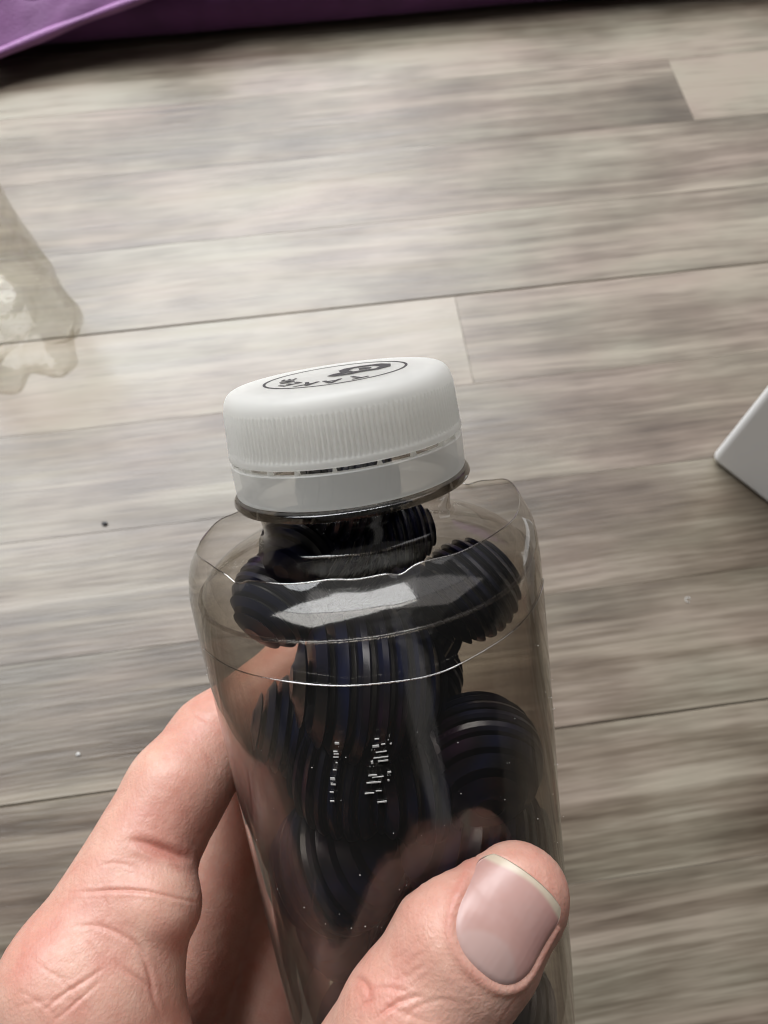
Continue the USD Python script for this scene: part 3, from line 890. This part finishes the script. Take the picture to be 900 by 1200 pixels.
SKIN = mat("skin", {"att": ("attribute", {"attribute": "skin"}), "g": ("geometry", {}),
                    "v": ("voronoi_texture", {"scale": 1700.0, "feature": "f1"}), "nz": ("noise_texture", {"scale": 900.0, "detail": 3.0}),
                    "mixh": ("mix_float", {"fac": 0.55}), "wv": ("vector_math", {"math_type": "multiply", "vector2": (1.0, 0.55, 1.0)}), "ve": ("voronoi_texture", {"scale": 900.0, "feature": "distance_to_edge", "randomness": 1.0}), "vc": ("map_range", {"from_min": 0.0, "from_max": 0.13, "to_min": 0.0, "to_max": 0.14, "clamp": True}), "hadd": ("math", {"math_type": "add"}), "bp": ("bump", {"strength": 0.24, "distance": 0.0004}),
                    "mot": ("noise_texture", {"scale": 420.0, "detail": 3.0}), "mr": ("rgb_ramp", {"ramp": [(0.3, (0.93, 0.86, 0.84)), (0.7, (1.0, 1.0, 1.0))]}),
                    "mul": ("mix_color", {"blend_type": "multiply", "fac": 0.7}),
                    "rg": ("map_range", {"from_min": 0.3, "from_max": 0.7, "to_min": 0.40, "to_max": 0.56}),
                    "p": ("principled_bsdf", {"subsurface_weight": 0.22, "subsurface_radius": (1.0, 0.35, 0.2), "subsurface_scale": 0.0018, "specular_ior_level": 0.42})},
           [("att.color", "mul.a"), ("g.position", "mot.vector"), ("mot.fac", "mr.fac"), ("mr.color", "mul.b"), ("mul.result", "p.base_color"),
            ("g.position", "v.vector"), ("g.position", "nz.vector"), ("v.distance", "mixh.a"), ("nz.fac", "mixh.b"), ("g.position", "wv.vector1"), ("wv.vector", "ve.vector"), ("ve.distance", "vc.value"), ("vc.result", "hadd.value1"), ("mixh.result", "hadd.value2"), ("hadd.value", "bp.height"), ("bp.normal", "p.normal"),
            ("nz.fac", "rg.value"), ("rg.result", "p.roughness")], "p.BSDF")
person = thing("person", "left hand with bare skin gripping the smoky bottle, thumb in front", "person", c2w(px(60, 1560, 150)))
hand_p = obj("hand", (c2w(HVd), HFa), SKIN, person, smooth=True, primvars={"skin": skin_col})

# thumb nail: a curved plate laid in its bed, free edge standing a little proud
nu, nv = 61, 71
gu, gv = np.meshgrid(np.linspace(-1, 1, nu), np.linspace(-1, 1, nv))
# square grid -> nail outline
su = np.where(gv < 0, gu * np.maximum(0.0, 1 - np.abs(np.minimum(gv, 0)) ** 2.6) ** (1 / 2.6), gu)
su = np.where(gv > 0, gu * (1 - 0.5 * np.maximum(gv, 0) ** 7 * gu ** 6 * 0.35), su)
sv = np.where(gv > 0, gv * (1.0 - 0.10 * su * su) * (1 - 0.10 * np.abs(su) ** 7), gv)
su2 = su * (1.0 - 0.02 * sv)
Pn = NOc + su2[..., None] * NU * NWd / 2 + sv[..., None] * NVv * NL / 2
Pf = Pn.reshape(-1, 3)
Pf = Pf + NN * 8
for _ in range(60):
    Pf = Pf - NN * np.clip(hand_sdf(Pf) * 0.8, -2, 2)[:, None]
uvv = sv.reshape(-1)
rise = 0.02 + 0.22 * np.clip((uvv - 0.55) / 0.45, 0, 1) ** 1.5
shp = nail_shape(su.reshape(-1), uvv)
rise = rise - 0.30 * np.clip((shp - 0.86) / 0.14, 0, 1) ** 2 * np.clip((0.75 - uvv) / 0.3, 0, 1)
ridges = 0.005 * np.sin(su.reshape(-1) * 34 + 2 * np.sin(su.reshape(-1) * 9))
top = Pf + NN * (rise + ridges)[:, None]
bot = Pf - NN * (0.50 - 0.25 * np.clip((uvv - 0.6) / 0.4, 0, 1))[:, None]
tm_ = grid_mesh(top.reshape(nv, nu, 3))
bm_ = grid_mesh(bot.reshape(nv, nu, 3))
rimi = np.r_[np.arange(nu), np.arange(1, nv) * nu + nu - 1, (nv - 1) * nu + np.arange(nu - 2, -1, -1), np.arange(nv - 2, 0, -1) * nu]
k0, k1 = rimi, np.roll(rimi, -1)
o_ = len(top)
side = np.vstack([np.c_[k0, k1, k1 + o_], np.c_[k0, k1 + o_, k0 + o_]])
nf = np.vstack([tm_.faces, bm_.faces[:, ::-1] + o_, side])
nm_ = trimesh.Trimesh(np.vstack([top, bot]), nf, process=False)
if (np.cross(top[tm_.faces[0, 1]] - top[tm_.faces[0, 0]], top[tm_.faces[0, 2]] - top[tm_.faces[0, 0]]) @ NN) < 0:
    nm_.invert()
uu, vv = np.r_[su.reshape(-1), su.reshape(-1)], np.r_[uvv, uvv]
lun = np.clip((1 - np.sqrt((uu / 0.86) ** 2 + ((vv + 1.05) / 0.80) ** 2)) / 0.12, 0, 1)
edge_at = 0.80 + 0.05 * np.cos(uu * 2.5) - 0.10 * uu * uu
free = np.clip((vv - edge_at) / 0.07, 0, 1)
bed = np.array([0.42, 0.24, 0.21]) + 0.05 * (meshkit.fbm(np.c_[uu * 3, vv * 3, 0 * uu], 3, 4) - 0.5)[:, None]
lc = np.array([0.435, 0.275, 0.245])
fc = np.array([0.49, 0.40, 0.30])
bed = bed * (1 - 0.12 * np.clip((uu - 0.3) / .7, 0, 1)[:, None] * [0, 1, 1])
nc_ = bed * (1 - lun[:, None]) + lc * lun[:, None]
nc_ = nc_ * (1 - free[:, None]) + fc * free[:, None]
NAIL = mat("nail_plate", {"att": ("attribute", {"attribute": "skin"}), "p": ("principled_bsdf", {"roughness": 0.36, "subsurface_weight": 0.2, "subsurface_scale": 0.001, "subsurface_radius": (1, .5, .4), "specular_ior_level": 0.5})},
           [("att.color", "p.base_color")], "p.BSDF")
nm_.vertices = c2w(np.asarray(nm_.vertices))
obj("thumb_nail", nm_, NAIL, hand_p, smooth=50, primvars=None) if False else obj("thumb_nail", (np.asarray(nm_.vertices), np.asarray(nm_.faces)), NAIL, hand_p, smooth=True, primvars={"skin": nc_}, label="pink thumb nail with pale half moon and whitish free edge")
# ------------------------------------------------------------------ things lying around on the floor
def rounded_box(lx, ly, lz, r, n=10):
    s = manifold3d.Manifold.sphere(r, n * 2)
    pts = [s.translate((x, y, z)) for x in (r, lx - r) for y in (r, ly - r) for z in (r, lz - r)]
    return trimesh.Trimesh(*(lambda m: (m.vert_properties[:, :3], m.tri_verts))(manifold3d.Manifold.batch_hull(pts).to_mesh()), process=False)


# white box standing on the floor at the right
g0, g1 = ground(845, 541), ground(905, 592)
d = (g1 - g0)[:2]
bang = math.atan2(d[1], d[0]) + math.radians(3)
wb = rounded_box(0.16, 0.07, 0.10, 0.0042)
wb.apply_transform(trimesh.transformations.rotation_matrix(bang, (0, 0, 1)))
wb.apply_translation((g0[0] - 0.0065, g0[1] + 0.001, 0.0003))
WB = thing("white_box", "white box corner standing on the floor at the right edge", "box", (g0[0], g0[1], 0))
obj("box_body", wb, WHITEBOX, WB, smooth=40)

# purple bag along the top
q0, q1 = ground(-60, 70), ground(960, -18)
pang = math.atan2((q1 - q0)[1], (q1 - q0)[0])
PB = thing("purple_bag", "purple fabric bag lying across the floor at the top", "bag", (q0[0], q0[1], 0))
Lb = np.linalg.norm(q1 - q0)
gx, gs = np.meshgrid(np.linspace(-0.05, Lb + 0.05, 180), np.linspace(0, 1, 60))
prof_b = catmull([(0.012, 0.001), (0.0, 0.006), (-0.003, 0.018), (0.0, 0.034), (0.012, 0.044), (0.05, 0.050), (0.12, 0.054), (0.2, 0.05), (0.3, 0.03), (0.32, 0.001)], 60)
yy = prof_b[:, 0][:, None] + 0 * gx
zz_ = prof_b[:, 1][:, None] + 0 * gx
wr = meshkit.fbm(np.stack([gx * 14, gs * 3, 0 * gx], -1), 4, 2) - 0.5
wr2 = meshkit.fbm(np.stack([gx * 5, gs * 2, 0 * gx + 4], -1), 3, 6) - 0.5
bend = np.clip(gs * 8, 0, 1)
Pb = np.stack([gx, yy + bend * (0.010 * wr + 0.012 * wr2), np.maximum(zz_ + bend * (0.008 * wr + 0.012 * wr2) * (zz_ > .004), 0.0006)], -1)
R3 = trimesh.transformations.rotation_matrix(pang, (0, 0, 1))[:3, :3]
pb = grid_mesh((Pb.reshape(-1, 3) @ R3.T + [q0[0], q0[1], 0]).reshape(Pb.shape))
obj("bag_body", pb, PURPLE, PB, smooth=True, label="dark purple front of the bag")


def at_h(x, y, h):
    return ground(x, y, h)


# the flap folded forward over the front, with a satin rolled hem
hem = catmull([at_h(-70, 92, 0.017), at_h(0, 60, 0.019), at_h(45, 42, 0.023), at_h(90, 24, 0.028), at_h(150, 2, 0.036), at_h(220, -22, 0.043)], 70)
back = catmull([at_h(-70, -160, 0.062), at_h(0, -150, 0.064), at_h(60, -140, 0.064), at_h(120, -130, 0.063), at_h(180, -110, 0.062), at_h(250, -90, 0.060)], 70)
s = np.linspace(0, 1, 40)[:, None, None]
sheet = hem[None] * (1 - s) + back[None] * s
sheet[..., 2] += 0.012 * np.sin(s[..., 0] * np.pi) + 0.022 * (meshkit.fbm(np.stack([np.broadcast_to(s[..., 0] * 4, sheet.shape[:2]), np.broadcast_to(np.linspace(0, 5, 70), sheet.shape[:2]), np.zeros(sheet.shape[:2])], -1), 3, 8) - .5) * np.sin(s[..., 0] * np.pi)
under_ = sheet.copy()
under_[..., 2] -= 0.0035
a_, b_ = grid_mesh(sheet), grid_mesh(under_)
b_.invert()
obj("flap", trimesh.util.concatenate([a_, b_]), LILAC, PB, smooth=True, label="lighter purple flap folded over at the top left")
ht = np.linspace(0, 1, 70)
obj("hem", tube(hem + [0, 0, -0.001], 0, 12, radii=0.0036 * (1 - 0.35 * ht) * (1 + .12 * np.sin(ht * 19))), SATIN, PB, smooth=True, label="shiny rolled hem of the flap")

# clear plastic bottle lying at the left edge, its foot towards the hand
RB = 0.034
e1_, e0_ = ground(38, 422, RB), ground(-54, 264, RB)
bd = e1_ - e0_
bd[2] = 0
bd /= np.linalg.norm(bd)
bs = np.array([bd[1], -bd[0], 0])
ll = catmull([(0.20, 0.012), (0.19, 0.013), (0.175, 0.018), (0.15, 0.031), (0.13, 0.034), (0.09, 0.0335), (0.04, 0.0340), (0.018, 0.0338), (0.006, 0.031), (0.0, 0.024), (0.001, 0.016), (0.008, 0.008), (0.011, 0.001)], 110)
bth = np.arange(150) / 150 * 2 * np.pi
foot = np.clip((0.026 - ll[:, 0]) / 0.02, 0, 1)[:, None] * np.clip(ll[:, 1] / 0.02, 0, 1)[:, None]
rr_ = ll[:, 1][:, None] * (1 - 0.13 * foot * (0.5 + 0.5 * np.cos(5 * bth + 0.6)) ** 2)
ax_ = ll[:, 0][:, None] + 0.010 * foot * (0.5 + 0.5 * np.cos(5 * bth + 0.6)) ** 1.5
ring_ = 0.0006 * np.clip(np.sin(ll[:, 0] * 2 * np.pi / 0.02), 0, 1)[:, None] * (ll[:, 0] > 0.035)[:, None]
dent = 0.0034 * foot * (meshkit.noise(np.stack([np.cos(bth)[None] * 5 + 0 * ax_, np.sin(bth)[None] * 5 + 0 * ax_, ax_ * 160], -1), 3) - 0.5) + 0.004 * (meshkit.fbm(np.stack([np.cos(bth)[None] * 1.5 + 0 * ax_, np.sin(bth)[None] * 1.5 + 0 * ax_, ax_ * 30], -1), 3, 12) - 0.5)
rr_ = rr_ - ring_ + dent * np.clip(ll[:, 1] / 0.03, 0, 1)[:, None]
Pl = e1_ - ax_[..., None] * bd + rr_[..., None] * (np.cos(bth)[None, :, None] * bs + np.sin(bth)[None, :, None] * np.array([0, 0, 1.0]))
Pl[..., 2] -= Pl[..., 2].min() - 0.0006
LBT = thing("lying_bottle", "clear empty plastic bottle lying at the left edge, foot end in view", "bottle", (e1_[0], e1_[1], 0))
obj("bottle_wall", grid_mesh(Pl, True), BAGP, LBT, smooth=True)


def crumb(x, y, r, m, name, label, cat, seed):
    g = ground(x, y)
    c = trimesh.creation.icosphere(2, 1.0)
    vv_ = np.array(c.vertices)
    vv_ = vv_ * (0.7 + 0.6 * meshkit.noise(vv_ * 1.7 + seed))[:, None] * [r * 1.5, r, r * .6]
    c.vertices = vv_ - [0, 0, vv_[:, 2].min()] + [g[0], g[1], 0.0002]
    keys(obj(name, c, m, None, smooth=True), label, cat)


crumb(123, 614, 0.0010, INK, "crumb", "dark crumb on the floor left of the bottle", "crumb", 1)
crumb(92, 884, 0.0006, WHITEINK, "paper_scrap", "tiny white scrap on the floor above the lit hand", "scrap", 2)
gg = ground(806, 703)
ta = np.linspace(0.3, 5.0, 24)
keys(obj("thread_loop", tube(np.c_[gg[0] + 0.0012 * np.cos(ta), gg[1] + 0.0012 * np.sin(ta), np.full(24, 0.0004)], 0.0002, 6), WHITEINK, None, smooth=True), "tiny pale curl of plastic on the floor right of the bottle", "plastic curl")
